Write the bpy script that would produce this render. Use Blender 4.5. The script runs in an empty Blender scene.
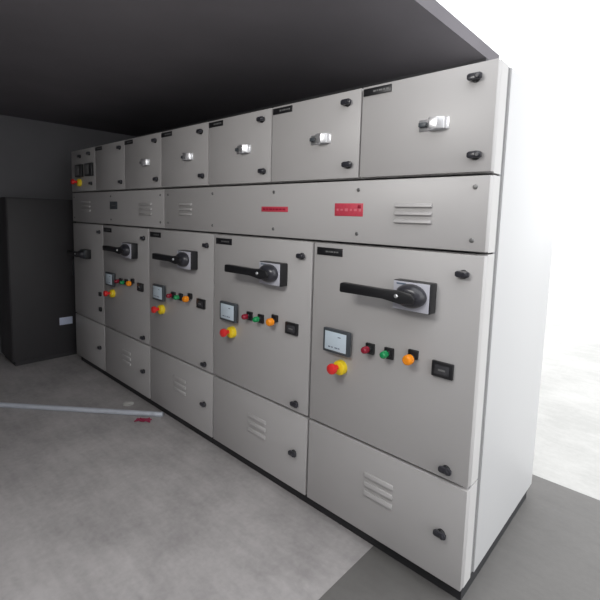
import bpy, bmesh, math, random
from mathutils import Vector, Matrix
random.seed(4)
C = bpy.context.scene.collection
PI = math.pi

# ------------------------------------------------------------------ materials
def mat(name, col, rough=0.5, metal=0.0, bump=0.0, bscale=200.0, var=0.0, vscale=6.0, spec=0.5, coat=0.0):
    m = bpy.data.materials.new(name); m.use_nodes = True
    nt = m.node_tree; b = nt.nodes['Principled BSDF']
    b.inputs['Base Color'].default_value = (*col, 1)
    b.inputs['Roughness'].default_value = rough
    b.inputs['Metallic'].default_value = metal
    b.inputs['Specular IOR Level'].default_value = spec
    b.inputs['Coat Weight'].default_value = coat
    tc = nt.nodes.new('ShaderNodeTexCoord')
    if var > 0:
        n = nt.nodes.new('ShaderNodeTexNoise'); n.inputs['Scale'].default_value = vscale; n.inputs['Detail'].default_value = 5
        r = nt.nodes.new('ShaderNodeMapRange')
        r.inputs['To Min'].default_value = 1 - var; r.inputs['To Max'].default_value = 1 + var
        x = nt.nodes.new('ShaderNodeVectorMath'); x.operation = 'SCALE'; x.inputs[0].default_value = col
        nt.links.new(tc.outputs['Object'], n.inputs['Vector']); nt.links.new(n.outputs['Fac'], r.inputs['Value'])
        nt.links.new(r.outputs['Result'], x.inputs['Scale']); nt.links.new(x.outputs['Vector'], b.inputs['Base Color'])
    if bump > 0:
        n2 = nt.nodes.new('ShaderNodeTexNoise'); n2.inputs['Scale'].default_value = bscale; n2.inputs['Detail'].default_value = 3
        bp = nt.nodes.new('ShaderNodeBump'); bp.inputs['Strength'].default_value = bump; bp.inputs['Distance'].default_value = 0.002
        nt.links.new(tc.outputs['Object'], n2.inputs['Vector']); nt.links.new(n2.outputs['Fac'], bp.inputs['Height'])
        nt.links.new(bp.outputs['Normal'], b.inputs['Normal'])
    return m

M = dict(
    grey=mat('grey_powder_coat', (.455, .442, .44), .42, bump=.08, bscale=900, var=.025, vscale=3),
    casing=mat('grey_casing', (.54, .53, .525), .5, var=.02),
    side=mat('pale_side_sheet', (.58, .58, .585), .45, var=.02, vscale=2),
    gasket=mat('grey_gasket', (.24, .24, .245), .8),
    plinth=mat('plinth_black', (.025, .025, .028), .6, var=.2),
    black=mat('black_plastic', (.012, .012, .014), .38),
    satin=mat('satin_black', (.03, .03, .038), .3, coat=.2),
    lightplate=mat('pale_grey_plastic', (.50, .50, .56), .4),
    bezel=mat('bezel_grey', (.06, .07, .08), .4),
    screen=mat('pale_meter_face', (.62, .72, .80), .15, spec=.6),
    ink=mat('print_ink', (.12, .16, .22), .5),
    platetext=mat('plate_lettering_grey', (.16, .16, .16), .5),
    red=mat('red_plastic', (.75, .03, .03), .35),
    darkred=mat('maroon_lens', (.28, .01, .03), .25),
    green=mat('green_lens', (.01, .28, .09), .25),
    orange=mat('orange_lens', (.95, .30, .01), .25),
    yellow=mat('yellow_plastic', (.90, .66, .02), .4),
    labelred=mat('label_red', (.56, .055, .09), .45, var=.15, vscale=60),
    labeldark=mat('label_maroon_print', (.30, .005, .03), .5),
    labelpale=mat('label_pale_print', (.66, .16, .20), .5),
    chrome=mat('bright_plated_metal', (.86, .86, .88), .28, metal=.85),
    screwm=mat('screw_steel', (.20, .20, .20), .4, metal=.6),
    dglass=mat('smoked_window', (.05, .05, .055), .15),
    pipe=mat('galvanised_pipe', (.60, .63, .70), .4, metal=.25, var=.1, vscale=30),
    cloth=mat('magenta_red_scrap', (.30, .022, .07), .7),
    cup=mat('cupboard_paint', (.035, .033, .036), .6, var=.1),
    paper=mat('bluish_paper', (.55, .60, .75), .7),
    wall=mat('shaded_plaster', (.09, .088, .094), .9, bump=.4, bscale=40, var=.15, vscale=2),  # left wall's plaster again, with shade put into a darker colour
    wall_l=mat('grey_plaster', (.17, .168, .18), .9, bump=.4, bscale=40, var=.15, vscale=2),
    wall_f=mat('bounce_plaster', (.33, .325, .33), .9, bump=.3, bscale=40, var=.08, vscale=2),  # unseen front wall, tone chosen for the light it bounces onto the doors
    ceil=mat('dark_ceiling', (.19, .18, .195), .95, spec=.1, bump=.2, bscale=20, var=.15, vscale=2),  # dark grey with slight random mottling
)
# floor: dusty concrete, blotched and scuffed
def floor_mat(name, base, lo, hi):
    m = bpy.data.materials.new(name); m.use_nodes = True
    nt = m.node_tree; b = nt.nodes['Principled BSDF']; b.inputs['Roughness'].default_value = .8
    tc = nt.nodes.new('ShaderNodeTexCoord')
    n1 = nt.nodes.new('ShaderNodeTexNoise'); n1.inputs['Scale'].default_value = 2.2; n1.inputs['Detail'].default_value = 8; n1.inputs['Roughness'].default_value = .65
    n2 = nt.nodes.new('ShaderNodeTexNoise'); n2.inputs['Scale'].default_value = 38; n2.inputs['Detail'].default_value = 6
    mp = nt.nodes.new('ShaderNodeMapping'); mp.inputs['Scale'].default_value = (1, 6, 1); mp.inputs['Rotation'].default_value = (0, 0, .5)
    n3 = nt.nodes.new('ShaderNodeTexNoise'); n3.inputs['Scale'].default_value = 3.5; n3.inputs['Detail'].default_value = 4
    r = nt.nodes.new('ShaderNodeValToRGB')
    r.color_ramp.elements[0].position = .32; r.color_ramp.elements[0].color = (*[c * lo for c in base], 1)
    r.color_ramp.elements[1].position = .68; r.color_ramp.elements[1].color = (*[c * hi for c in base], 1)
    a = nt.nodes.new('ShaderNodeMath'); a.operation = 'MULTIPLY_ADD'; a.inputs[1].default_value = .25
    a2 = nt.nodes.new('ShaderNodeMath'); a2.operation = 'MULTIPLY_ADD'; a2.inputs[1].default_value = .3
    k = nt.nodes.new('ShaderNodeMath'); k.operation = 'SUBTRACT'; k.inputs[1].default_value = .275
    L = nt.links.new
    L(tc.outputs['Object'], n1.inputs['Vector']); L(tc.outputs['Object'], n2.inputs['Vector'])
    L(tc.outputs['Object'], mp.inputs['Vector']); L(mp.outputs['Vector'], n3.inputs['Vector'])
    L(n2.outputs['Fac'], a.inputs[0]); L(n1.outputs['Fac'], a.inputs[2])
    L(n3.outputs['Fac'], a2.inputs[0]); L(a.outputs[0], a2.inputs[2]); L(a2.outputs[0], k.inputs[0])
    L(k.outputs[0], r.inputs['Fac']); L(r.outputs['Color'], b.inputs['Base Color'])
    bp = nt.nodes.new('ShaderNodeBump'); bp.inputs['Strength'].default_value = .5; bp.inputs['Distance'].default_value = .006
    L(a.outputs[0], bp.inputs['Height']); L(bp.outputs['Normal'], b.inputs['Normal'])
    return m
M['floor'] = floor_mat('dusty_concrete', (.41, .39, .39), .8, 1.22)
M['apron'] = floor_mat('low_bounce_apron', (.15, .145, .14), .9, 1.1)  # invented paving, darkened to cut light bounced onto the lower doors
M['yard'] = floor_mat('pale_yard_concrete', (.46, .455, .44), .9, 1.1)

# ------------------------------------------------------------------ mesh helpers
class B:
    """Collects shapes for ONE mesh object; coordinates are offset by -origin."""
    def __init__(s, o=(0, 0, 0)):
        s.bm = bmesh.new(); s.o = Vector(o)
    def box(s, x0, x1, y0, y1, z0, z1, bev=0, seg=2):
        t = bmesh.new()
        bmesh.ops.create_cube(t, size=1)
        for v in t.verts:
            v.co = Vector((x0 + (v.co.x + .5) * (x1 - x0), y0 + (v.co.y + .5) * (y1 - y0), z0 + (v.co.z + .5) * (z1 - z0))) - s.o
        if bev: bmesh.ops.bevel(t, geom=t.edges[:], offset=bev, segments=seg, affect='EDGES', profile=.5)
        s._add(t); return s
    def lathe(s, c, prof, axis='y', seg=28, flip=-1):
        """prof: (radius, height) pairs; y axis goes out of the door (towards -y)"""
        t = bmesh.new(); rings = []
        for r, h in prof:
            ring = []
            for k in range(seg):
                a = 2 * PI * k / seg
                if axis == 'y': p = Vector((c[0] + r * math.cos(a), c[1] - h, c[2] + r * math.sin(a)))
                elif axis == 'x': p = Vector((c[0] + h, c[1] + r * math.cos(a), c[2] + r * math.sin(a)))
                else: p = Vector((c[0] + r * math.cos(a), c[1] + r * math.sin(a), c[2] + h))
                ring.append(t.verts.new(p - s.o))
            rings.append(ring)
        for a, b in zip(rings, rings[1:]):
            for k in range(seg):
                t.faces.new((a[k], a[(k + 1) % seg], b[(k + 1) % seg], b[k]))
        t.faces.new(rings[0]); t.faces.new(rings[-1])
        bmesh.ops.recalc_face_normals(t, faces=t.faces[:])
        s._add(t); return s
    def prism(s, pts, y0, y1, bev=0):
        """outline in x,z extruded along y"""
        t = bmesh.new()
        f = t.faces.new([t.verts.new(Vector((x, y0, z)) - s.o) for x, z in pts])
        e = bmesh.ops.extrude_face_region(t, geom=[f])
        for v in [g for g in e['geom'] if isinstance(g, bmesh.types.BMVert)]: v.co.y += y1 - y0
        bmesh.ops.recalc_face_normals(t, faces=t.faces[:])
        if bev: bmesh.ops.bevel(t, geom=t.edges[:], offset=bev, segments=2, affect='EDGES', profile=.5)
        s._add(t); return s
    def prof_x(s, pts, x0, x1, bev=0):
        """outline in y,z extruded along x"""
        t = bmesh.new()
        f = t.faces.new([t.verts.new(Vector((x0, y, z)) - s.o) for y, z in pts])
        e = bmesh.ops.extrude_face_region(t, geom=[f])
        for v in [g for g in e['geom'] if isinstance(g, bmesh.types.BMVert)]: v.co.x += x1 - x0
        bmesh.ops.recalc_face_normals(t, faces=t.faces[:])
        if bev: bmesh.ops.bevel(t, geom=t.edges[:], offset=bev, segments=2, affect='EDGES', profile=.5)
        s._add(t); return s
    def prof_z(s, pts, z0, z1, bev=0):
        """outline in x,y extruded along z"""
        t = bmesh.new()
        f = t.faces.new([t.verts.new(Vector((x, y, z0)) - s.o) for x, y in pts])
        e = bmesh.ops.extrude_face_region(t, geom=[f])
        for v in [g for g in e['geom'] if isinstance(g, bmesh.types.BMVert)]: v.co.z += z1 - z0
        bmesh.ops.recalc_face_normals(t, faces=t.faces[:])
        if bev: bmesh.ops.bevel(t, geom=t.edges[:], offset=bev, segments=2, affect='EDGES', profile=.5)
        s._add(t); return s
    def _add(s, t):
        me = bpy.data.meshes.new('tmp'); t.to_mesh(me); t.free(); s.bm.from_mesh(me); bpy.data.meshes.remove(me)
    def obj(s, name, m, parent=None, smooth=True):
        me = bpy.data.meshes.new(name); s.bm.to_mesh(me); s.bm.free()
        me.materials.append(m)
        if smooth:
            for p in me.polygons: p.use_smooth = True
            me.set_sharp_from_angle(angle=math.radians(32))
        o = bpy.data.objects.new(name, me); C.objects.link(o)
        if parent: o.parent = parent
        return o

def thing(name, loc, label, cat, group=None):
    o = bpy.data.objects.new(name, None); C.objects.link(o); o.location = loc; o.empty_display_size = .05
    o['label'] = label; o['category'] = cat
    if group: o['group'] = group
    return o
def copy_thing(o, loc, label, parent=None):
    c = o.copy(); C.objects.link(c)
    if parent is None: c.location = loc; c['label'] = label
    else: c.parent = parent
    for ch in list(o.children): copy_thing(ch, None, None, c)
    return c
def struct(b, name, m):
    o = b.obj(name, m, smooth=False); o['kind'] = 'structure'; return o

# ------------------------------------------------------------------ levels of the switchboard (metres)
Z0, Z1, Z2, Z3, Z4 = .07, .494, 1.384, 1.667, 2.056      # base | main | busbar | top | lid
XL = -3.89                                                # left end of the row
FL = .030                                                 # how far doors stand out of the casing
DEP = .97
G = .0065                                                 # half gap between two doors
ENDX = -.035

# common fittings, local coordinates: x from the cubicle's right edge, z from its bottom
def casing(r, w, h, end=False):
    b = B()
    if end:                                               # end cubicle: casing steps back behind a recessed joint
        b.prof_z([(-w + .0006, FL), (-.0006, FL), (-.0006, .100), (ENDX, .100), (ENDX, DEP), (-w + .0006, DEP)], .0035, h - .0035)
    else:
        b.box(-w + .0006, -.0006, FL, DEP, .0035, h - .0035)
    return b.obj('casing', M['casing'], r)
def door(r, w, h, name='door', x1=None, g=G):
    b = B(); b.box(-w + g, -g if x1 is None else x1, 0, FL + .004, G, h - G, .003)
    return b.obj(name, M['grey'], r)
def lock(r, x, z):
    b = B(); b.lathe((x, 0, z), [(.0001, -.001), (.0165, -.001), (.0165, .006), (.0145, .009), (.0001, .009)])
    o = b.obj('lock', M['black'], r)
    k = B(); k.prism([(x - .026, z - .006), (x - .020, z - .011), (x + .020, z - .011), (x + .026, z - .006),
                      (x + .026, z + .008), (x + .018, z + .013), (x - .018, z + .013), (x - .026, z + .008)], -.022, -.009, .003)
    k.lathe((x + .012, -.022, z), [(.009, 0), (.009, .004), (.006, .006), (.0001, .006)], seg=16)
    k.obj('latch_knob', M['satin'], o)
    return o
def nameplate(r, x0, x1, z0, z1):
    b = B(); b.box(x0, x1, -.004, .0005, z0, z1, .0012)
    o = b.obj('nameplate', M['black'], r)
    t = B(); zc = (z0 + z1) / 2
    x = x0 + (x1 - x0) * .36
    for wd in (.013, .006, .017, .010, .012):             # a worn line of small lettering
        if x + wd > x1 - .008: break
        t.box(x, x + wd, -.0046, -.0038, zc - .0035, zc + .0035); x += wd + .004
    t.obj('lettering', M['platetext'], o, smooth=False)
    return o
def louvre(r, x0, x1, z0, z1, n=3, name='louvre_vent', d=.012):
    b = B(); p = (z1 - z0) / (n - .45)
    for i in range(n):
        z = z0 + i * p; h = p * .52
        # pressed hood: rises gently from below, open slit under the lip
        b.prof_x([(.0005, z + h), (-.004, z + h * .92), (-d, z + h * .35), (-d, z + .001), (-.006, z), (.0005, z + .0015)], x0 + .008 * 0, x1, .0018)
    return b.obj(name, M['grey'], r)
def screw(r, x, z):
    b = B(); b.lathe((x, 0, z), [(.0085, -.001), (.0085, .002), (.006, .0045), (.0001, .005)], seg=16)
    b.box(x - .006, x + .006, -.0056, -.004, z - .001, z + .001)
    return b.obj('screw', M['screwm'], r)
def pull_handle(r, x, z):
    """bright plated flush latch: back plate, arched grip and a small tongue on its left"""
    b = B(); b.box(x - .082, x + .038, -.004, .0005, z - .022, z + .022, .0015)
    o = b.obj('pull_handle', M['chrome'], r)
    g = B(); g.prof_z([(x + .032, -.004), (x + .026, -.022), (x + .004, -.036), (x - .026, -.036), (x - .038, -.022), (x - .040, -.004),
                       (x - .034, -.004), (x - .033, -.018), (x - .024, -.030), (x + .002, -.030), (x + .021, -.018), (x + .026, -.004)], z - .021, z + .021, .0012)
    g.obj('grip', M['chrome'], o)
    t = B(); t.box(x - .078, x - .046, -.020, -.004, z - .008, z + .010, .003)
    t.obj('tongue', M['bezel'], o)
    return o
def rotary(r, x, z, s=1.0, dark=False):
    """door-coupled rotary switch: deep black base, pale face plate, oval boss, long lever to the left"""
    b = B(); b.box(x - .080 * s, x + .082 * s, -.051, .0005, z - .059 * s, z + .059 * s, .005)
    o = b.obj('rotary_switch', M['black'], r)
    p = B(); p.box(x - .076 * s, x + .077 * s, -.056, -.0505, z - .056 * s, z + .056 * s, .002)
    p.obj('face_plate', M['bezel'] if dark else M['lightplate'], o)
    h = B(); cx, cz = x + .004 * s, z + .004 * s
    h.lathe((0, -.055, 0), [(.047 * s, 0), (.047 * s, .012), (.043 * s, .024), (.036 * s, .034), (.026 * s, .040), (.0001, .041)], seg=40)
    for v in h.bm.verts: v.co.x = v.co.x * 1.38 + cx; v.co.z += cz
    h.obj('boss', M['satin'], o)
    l = B()
    l.prism([(cx + .030 * s, cz - .022), (cx + .040 * s, cz - .004), (cx + .026 * s, cz + .016), (cx - .02 * s, cz + .023), (cx - .06 * s, cz + .019), (cx - .10 * s, cz + .018),
             (cx - .300 * s, cz + .020), (cx - .309 * s, cz + .015), (cx - .310 * s, cz - .018), (cx - .304 * s, cz - .022), (cx - .10 * s, cz - .020), (cx - .02 * s, cz - .030)],
            -.108, -.080, .004)
    l.obj('lever', M['black'], o)
    q = B(); q.lathe((cx - .036 * s, -.108, cz), [(.008, -.001), (.008, .003), (.006, .006), (.0001, .006)], seg=16)
    q.obj('bolt', M['chrome'], o)
    n = B(); n.box(x - .062 * s, x - .020 * s, -.0566, -.0555, z + .044 * s, z + .050 * s)
    n.obj('position_marking', M['ink'], o, smooth=False)
    return o
def meter(r, x, z):
    b = B(); b.box(x - .060, x + .056, -.012, .0005, z - .053, z + .053, .003)
    b.box(x - .074, x + .076, -.030, -.010, z - .056, z + .056, .004)
    o = b.obj('panel_meter', M['bezel'], r)
    f = B(); f.box(x - .061, x + .061, -.0315, -.0295, z - .043, z + .044, .0008); f.obj('display', M['screen'], o)
    t = B()
    for i, w in enumerate((.016, .010, .020, .012)): t.box(x - .040 + i * .019, x - .040 + i * .019 + w * .8, -.0322, -.0312, z - .030, z - .025)
    t.obj('printed_scale', M['ink'], o, smooth=False)
    t = B(); t.box(x + .014, x + .030, -.0322, -.0312, z + .022, z + .026); t.obj('unit_mark', M['ink'], o, smooth=False)
    return o
def push_button(r, x, z, m, name, big=False):
    b = B(); b.box(x - .020, x + .022, -.014, .0005, z - (.012 if big else .024), z + .024, .003)
    b.lathe((x, -.012, z - (.008 if big else 0)), [(.016, 0), (.016, .010), (.014, .012), (.0001, .012)], seg=20)
    o = b.obj(name, M['black'], r)
    k = B(); rr = .021 if big else .0155
    k.lathe((x - .005, -.024, z - (.012 if big else .001)), [(rr, 0), (rr, .018), (rr * .9, .025), (rr * .6, .030), (.0001, .031)], seg=24)
    k.obj('lens', m, o)
    return o
def estop(r, x, z):
    b = B(); b.lathe((x, 0, z), [(.034, -.001), (.034, .020), (.031, .026), (.020, .030), (.0001, .030)])
    o = b.obj('emergency_stop', M['yellow'], r)
    k = B(); k.lathe((x - .005, -.030, z + .005), [(.012, 0), (.012, .022), (.023, .026), (.025, .036), (.022, .046), (.012, .050), (.0001, .051)])
    k.obj('mushroom_head', M['red'], o)
    return o
def display_module(r, x, z):
    b = B(); b.box(x - .042, x + .042, -.014, .0005, z - .030, z + .030, .002)
    o = b.obj('display_module', M['black'], r)
    w = B(); w.box(x - .029, x + .029, -.0155, -.0135, z - .018, z + .018, .0005); w.obj('display_window', M['dglass'], o)
    t = B(); t.box(x - .014, x + .014, -.0162, -.0152, z - .004, z + .003); t.obj('reading', M['platetext'], o, smooth=False)
    return o

# ------------------------------------------------------------------ top tier: seven cubicles
WT = .5557
def top_cubicle(end):
    r = thing('top_cubicle', (0, 0, Z3), '', 'electrical cubicle', 'top row of cubicles')
    h = Z4 - Z3
    casing(r, WT, h, end); door(r, WT, h, x1=-.0006 if end else None, g=.0035)
    lock(r, -.056, 1.731 - Z3); lock(r, -.073, 1.999 - Z3)
    nameplate(r, -WT + .010, -WT + .145, 2.010 - Z3, 2.040 - Z3)
    pull_handle(r, -.198, 1.857 - Z3)
    return r
t0 = top_cubicle(True)
t0['label'] = 'lightest grey top cubicle, at the right end, with the largest bright latch handle'
t1 = top_cubicle(False); t1.location = (-WT, 0, Z3)
t1['label'] = 'grey top cubicle above the large red rectangular label, second from the right end'
TL = {2: 'grey top cubicle above the thin red label strip, third from the right end',
      3: 'grey top cubicle with bright latch, fourth from the right end of the row',
      4: 'shaded top cubicle with the leftmost of the bright latches, fifth from the right',
      5: 'dark shaded top cubicle without a bright latch, second from the far left end'}
for k in (2, 3, 4): copy_thing(t1, (-WT * k, 0, Z3), TL[k])
h = Z4 - Z3
# sixth: no pull handle
r = thing('top_cubicle', (-WT * 5, 0, Z3), TL[5], 'electrical cubicle', 'top row of cubicles')
casing(r, WT, h); door(r, WT, h, g=.0035); lock(r, -.056, 1.731 - Z3); lock(r, -.073, 1.999 - Z3); nameplate(r, -WT + .010, -WT + .145, 2.010 - Z3, 2.040 - Z3)
# seventh, far end: two dark gauges and an emergency stop
r = thing('top_cubicle', (-WT * 6, 0, Z3), 'dark top cubicle at the far left end with two gauges and a stop button', 'electrical cubicle', 'top row of cubicles')
casing(r, WT, h); door(r, WT, h, g=.0035); lock(r, -.085, 1.738 - Z3); lock(r, -.120, 2.000 - Z3); lock(r, -.33, 1.990 - Z3)
for x in (-.335, -.110):
    b = B(); b.box(x - .075, x + .075, -.024, .0005, 1.803 - Z3, 1.915 - Z3, .004); o = b.obj('gauge', M['black'], r)
    b = B(); b.box(x - .058, x + .030, -.0255, -.0235, 1.818 - Z3, 1.900 - Z3, .0006); o2 = b.obj('gauge_face', M['platetext'], o)
estop(r, -.340, 1.752 - Z3)

# ------------------------------------------------------------------ busbar tier: two long covers
def busbar(xr, w, end, label):
    r = thing('busbar_chamber', (xr, 0, Z2), label, 'busbar chamber', 'busbar chambers of the middle tier')
    casing(r, w, Z3 - Z2, end); door(r, w, Z3 - Z2, 'cover', x1=-.0006 if end else None)
    return r
XB = -2.185
r = busbar(0, -XB, True, 'long grey busbar chamber on the right, with two red labels on its cover')
zz = lambda z: z - Z2
for x in (-.05, -.553, -1.085, -1.62, -2.13):
    screw(r, x, zz(1.621)); screw(r, x, zz(1.430))
louvre(r, -.368, -.207, zz(1.484), zz(1.564)); louvre(r, -1.985, -1.842, zz(1.484), zz(1.566))
b = B(); b.box(-.680, -.525, -.0015, .0005, zz(1.506), zz(1.563), .0006)
o = b.obj('warning_label', M['labelred'], r); o['label'] = 'large red rectangular label'
b = B()
x = -.668
for wd, hh in ((.010, .010), (.012, .008), (.016, .012), (.010, .009), (.014, .010), (.012, .012)):   # small worn pale print
    b.box(x, x + wd, -.0022, -.0012, zz(1.534) - hh / 2, zz(1.534) + hh / 2); x += wd + .012
b.obj('worn_print', M['labelpale'], o, smooth=False)
b = B(); b.box(-.553, -.535, -.0023, -.0012, zz(1.541), zz(1.556), .0003); b.obj('corner_mark', M['labeldark'], o)
b = B(); b.box(-1.178, -.980, -.0015, .0005, zz(1.519), zz(1.546), .0006)
o = b.obj('strip_label', M['labelred'], r); o['label'] = 'thin red label strip with dark print'
b = B(); x = -1.166
for wd in (.020, .016, .024, .012, .022, .018, .020):
    b.box(x, x + wd, -.0022, -.0012, zz(1.5285), zz(1.5365)); x += wd + .006
b.obj('print', M['labeldark'], o, smooth=False)
r = busbar(XB, XB - XL, False, 'long shaded grey busbar chamber on the left with a small black plate on its cover')
for x in (-.05, -.85, -1.65):
    screw(r, x, zz(1.621)); screw(r, x, zz(1.430))
louvre(r, -2.535 - XB, -2.358 - XB, zz(1.476), zz(1.570)); louvre(r, -3.66 - XB, -3.46 - XB, zz(1.49), zz(1.585))
b = B(); b.box(-3.045 - XB, -2.915 - XB, -.006, .0005, zz(1.516), zz(1.578), .002)
o = b.obj('black_plate', M['bezel'], r)
b = B(); b.box(-3.02 - XB, -2.94 - XB, -.0068, -.0055, zz(1.542), zz(1.550)); b.obj('lettering', M['platetext'], o, smooth=False)

# ------------------------------------------------------------------ main tier: four feeders with long levers and a narrow one
WM = .802
def main_cubicle(end):
    r = thing('feeder_cubicle', (0, 0, Z1), '', 'electrical cubicle', 'main feeder cubicles')
    z = lambda v: v - Z1
    casing(r, WM, Z2 - Z1, end); door(r, WM, Z2 - Z1, x1=-.0006 if end else None)
    nameplate(r, -WM + .026, -WM + .176, z(1.322), z(1.358))
    lock(r, -.070, z(1.305)); lock(r, -.086, z(.541))
    rotary(r, -.250, z(1.201))
    meter(r, -.626, z(.932))
    push_button(r, -.454, z(.936), M['darkred'], 'stop_button'); push_button(r, -.360, z(.938), M['green'], 'start_button')
    push_button(r, -.250, z(.955), M['orange'], 'indicator_lamp', True)
    estop(r, -.608, z(.811)); display_module(r, -.124, z(.930))
    return r
m0 = main_cubicle(True)
m0['label'] = 'large grey feeder cubicle at the right end with the nearest black lever switch'
m1 = main_cubicle(False); m1.location = (-WM, 0, Z1)
m1['label'] = 'large grey feeder cubicle below the thin red label strip, second from the right end'
copy_thing(m1, (-2 * WM, 0, Z1), 'shaded feeder cubicle with black lever, third from the right end')
copy_thing(m1, (-3 * WM, 0, Z1), 'dark shaded feeder cubicle with lever and meter, fourth from the right end')
WN = -XL - 4 * WM
r = thing('feeder_cubicle', (-4 * WM, 0, Z1), 'dark narrow cubicle at the far left end with a low black lever and no meter', 'electrical cubicle', 'main feeder cubicles')
z = lambda v: v - Z1
casing(r, WN, Z2 - Z1); door(r, WN, Z2 - Z1); lock(r, -.062, z(1.316))
rotary(r, -.315, z(1.105), .72, True)
for zv in (.768, .632):
    b = B(); b.box(-.085, -.045, -.016, .0005, z(zv) - .018, z(zv) + .018, .004); o = b.obj('selector_knob', M['black'], r)
# ------------------------------------------------------------------ base tier: cable compartments
def base_cubicle(w, end, vent=True):
    r = thing('cable_compartment', (0, 0, Z0), '', 'electrical compartment', 'cable compartments of the bottom tier')
    casing(r, w, Z1 - Z0, end); door(r, w, Z1 - Z0, x1=-.0006 if end else None)
    lock(r, -.090, .274 - Z0)
    if vent: louvre(r, -.455, -.310, .258 - Z0, .368 - Z0, d=.0075)
    return r
b0 = base_cubicle(WM, True); b0['label'] = 'grey bottom compartment at the right end, lowest in the corner beside the white side panel'
b1 = base_cubicle(WM, False); b1.location = (-WM, 0, Z0)
b1['label'] = 'grey bottom compartment with three-slot vent, second from the right end'
copy_thing(b1, (-2 * WM, 0, Z0), 'shaded bottom compartment where the floor pipe ends, third from the right end')
copy_thing(b1, (-3 * WM, 0, Z0), 'dark bottom compartment beyond the floor pipe, fourth from the right end')
b4 = base_cubicle(WN, False, False); b4.location = (-4 * WM, 0, Z0); b4['label'] = 'dark bottom compartment at the far left end, plain door without a vent'

# ------------------------------------------------------------------ plinth, side panel
p = B((XL / 2, 0, 0)); p.box(XL + .004, -.012, .045, .075, 0, Z0 - .0006); p.box(XL + .004, -.012, .90, .93, 0, Z0 - .0006)
p.box(-.042, -.012, .0755, .8995, 0, Z0 - .0006); p.box(XL + .004, XL + .034, .0755, .8995, 0, Z0 - .0006)
for x in (-.8, -1.6, -2.4, -3.2): p.box(x - .02, x + .02, .0755, .8995, 0, Z0 - .0006)
o = p.obj('plinth', M['plinth'], smooth=False); o.location = (XL / 2, 0, 0)
o['label'] = 'black steel plinth under the whole row of cubicles'; o['category'] = 'plinth'
r = thing('side_panel', (0, .55, Z0), 'tall white side panel closing the right end of the row', 'side panel')
b = B(); b.box(-.0335, .0, -.412, .42, .0, Z4 - Z0, .003); b.obj('sheet', M['side'], r)
b = B()
b.box(-.0335, -.008, -.448, -.4125, .0, Z4 - Z0); b.obj('gasket', M['gasket'], r, smooth=False)

# ------------------------------------------------------------------ things on the floor
P0 = Vector((-3.80, -1.27, .019)); P1 = Vector((-2.222, .002, .019))
# a long conduit ending against the base of the row
d = (P1 - P0); L = d.length
def tube(r1, r0, L):
    b = B(); b.lathe((0, 0, 0), [(r0, 0), (r1, 0), (r1, L), (r0, L)], axis='x', seg=24)
    return b
r = thing('steel_pipe', P0, 'pale galvanised pipe lying on the floor up to the bottom of the row', 'pipe')
r.rotation_euler = (0, 0, math.atan2(d.y, d.x))
b = B(); b.lathe((0, 0, 0), [(.014, 0), (.0185, 0), (.0185, L - .066), (.014, L - .066)], axis='x', seg=24); b.obj('tube', M['pipe'], r)
b = B(); b.lathe((L - .0655, 0, 0), [(.012, 0), (.0188, .001), (.0188, .062), (.0175, .065), (.012, .065)], axis='x', seg=24); b.obj('coupling', M['pipe'], r)
# crumpled scrap
t = bmesh.new(); bmesh.ops.create_grid(t, x_segments=12, y_segments=8, size=.5)
for v in t.verts:
    x, y = v.co.x, v.co.y
    e = .8 + .2 * math.sin(7 * math.atan2(y, x))
    v.co = Vector((x * .12 * e, y * .062 * e, .008 + .004 * math.sin(19 * x + 2) * math.cos(13 * y) + .004 * random.random()))
me = bpy.data.meshes.new('scrap'); t.to_mesh(me); t.free(); me.materials.append(M['cloth'])
o = bpy.data.objects.new('plastic_scrap', me); C.objects.link(o); o.location = (-2.262, -.128, .0); o.rotation_euler = (0, 0, .70)
md = o.modifiers.new('s', 'SOLIDIFY'); md.thickness = .003
o['label'] = 'small crumpled magenta red scrap on the floor in front of the pipe'; o['category'] = 'scrap'
# loose grit near the pipe
def debris(x, y, s, seed, label):
    rnd = random.Random(seed); t = bmesh.new(); bmesh.ops.create_icosphere(t, subdivisions=2, radius=1)
    for v in t.verts: v.co *= .8 + .35 * rnd.random(); v.co.z = max(v.co.z, -.35); v.co = Vector((v.co.x * s, v.co.y * s * .6, (v.co.z + .35) * s * .35))
    me = bpy.data.meshes.new('chip'); t.to_mesh(me); t.free(); me.materials.append(M['yard'])
    o = bpy.data.objects.new('plaster_chip', me); C.objects.link(o); o.location = (x, y, 0); o.rotation_euler = (0, 0, seed)
    o['label'] = label; o['category'] = 'debris'
debris(-2.60, -.085, .045, 1, 'pale plaster chip on the floor between the pipe and the row of cubicles')

# dark cupboard beyond the far end
X1 = -4.06
r = thing('storage_cupboard', (X1 - .22, .10, 0), 'very dark tall cupboard standing at the far left past the row', 'cupboard')
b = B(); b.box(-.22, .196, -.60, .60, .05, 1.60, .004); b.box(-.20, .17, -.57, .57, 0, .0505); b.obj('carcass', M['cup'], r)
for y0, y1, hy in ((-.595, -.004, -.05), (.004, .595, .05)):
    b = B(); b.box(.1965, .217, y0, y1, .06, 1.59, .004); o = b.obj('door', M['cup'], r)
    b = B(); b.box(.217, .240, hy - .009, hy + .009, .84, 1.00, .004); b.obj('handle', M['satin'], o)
b = B(); b.box(.2165, .2185, -.190, -.068, .345, .420, .0004); o = b.obj('sticker', M['paper'], r); o['label'] = 'pale bluish sticker'

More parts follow.
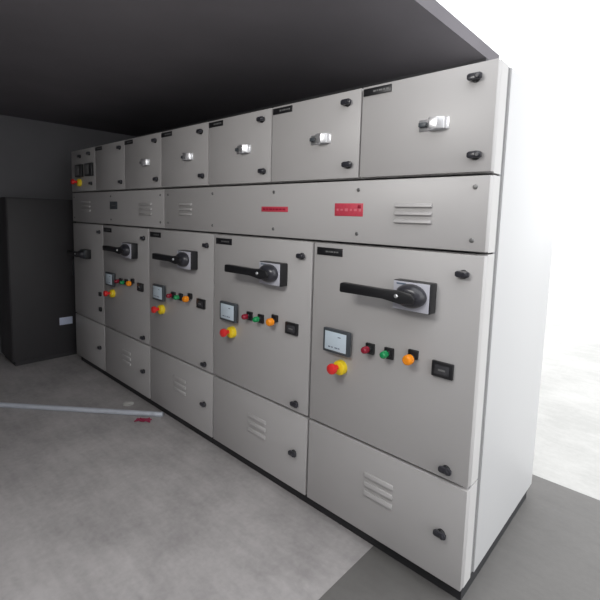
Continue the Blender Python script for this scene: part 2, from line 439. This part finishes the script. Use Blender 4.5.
# ------------------------------------------------------------------ shed: dark inside, open to daylight on the right
RX = -.42; FY = -3.0; BX = 1.0; CZ = 2.42; WL = -4.62
b = B(); b.box(WL - .2, RX, FY - .2, BX + .2, -.12, 0); struct(b, 'floor', M['floor'])
b = B(); b.box(RX + .0005, 3.2, FY - .2, BX + .2, -.12, -.0002); struct(b, 'floor', M['apron'])  # invented apron beside the shed floor, kept dark to limit bounce
b = B(); b.box(-30, 40, FY - 30, 45, -.35, -.121); struct(b, 'ground', M['yard'])
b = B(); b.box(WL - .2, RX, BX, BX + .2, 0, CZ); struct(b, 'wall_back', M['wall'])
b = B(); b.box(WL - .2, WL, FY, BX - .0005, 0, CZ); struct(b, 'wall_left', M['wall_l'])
b = B(); b.box(WL - .2, RX, FY - .2, FY - .0005, 0, CZ); b.box(RX, 4.0, FY - .2, FY - .0005, 0, 4.2); struct(b, 'wall_front_and_sky_block', M['wall_f'])  # unseen; tall right part added to block sky light from the doors
b = B(); b.box(WL - .2, RX, FY - .2, BX + .2, CZ + .0005, CZ + .07); struct(b, 'ceiling', M['ceil'])

# ------------------------------------------------------------------ daylight
w = bpy.data.worlds.new('overcast'); bpy.context.scene.world = w; w.use_nodes = True
bg = w.node_tree.nodes['Background']; bg.inputs['Color'].default_value = (.97, .985, 1, 1); bg.inputs['Strength'].default_value = 2.25

# unseen fill light, added under the roof to brighten the upper doors
ld = bpy.data.lights.new('fill_light', 'AREA'); ld.shape = 'RECTANGLE'; ld.size = .9; ld.size_y = .40; ld.energy = 17; ld.color = (1, .985, .95)
lo = bpy.data.objects.new('fill_light', ld); C.objects.link(lo); lo.location = (-.62, -1.72, 2.28)
lo.rotation_euler = (Vector((-.80, 0, 1.60)) - lo.location).to_track_quat('-Z', 'Y').to_euler()

# ------------------------------------------------------------------ camera (fitted to the photograph's vanishing lines)
cam = bpy.data.cameras.new('camera'); co = bpy.data.objects.new('camera', cam); C.objects.link(co)
F = Vector((-0.67442983, 0.73101244, -0.10375558)); R = Vector((0.73273371, 0.67995103, 0.02771121)); U = R.cross(F)
mw = Matrix((R, U, -F)).transposed().to_4x4(); mw.translation = Vector((.54219, -1.55, 1.49926)); co.matrix_world = mw
cam.sensor_fit = 'HORIZONTAL'; cam.sensor_width = 36; cam.lens = 427.5058 / 600 * 36; cam.shift_y = -39 / 600
cam.clip_start = .02
sc = bpy.context.scene; sc.camera = co
sc.view_settings.view_transform = 'Standard'; sc.view_settings.look = 'None'; sc.view_settings.gamma = 1
sc.view_settings.use_curve_mapping = False; sc.view_settings.exposure = 0.0
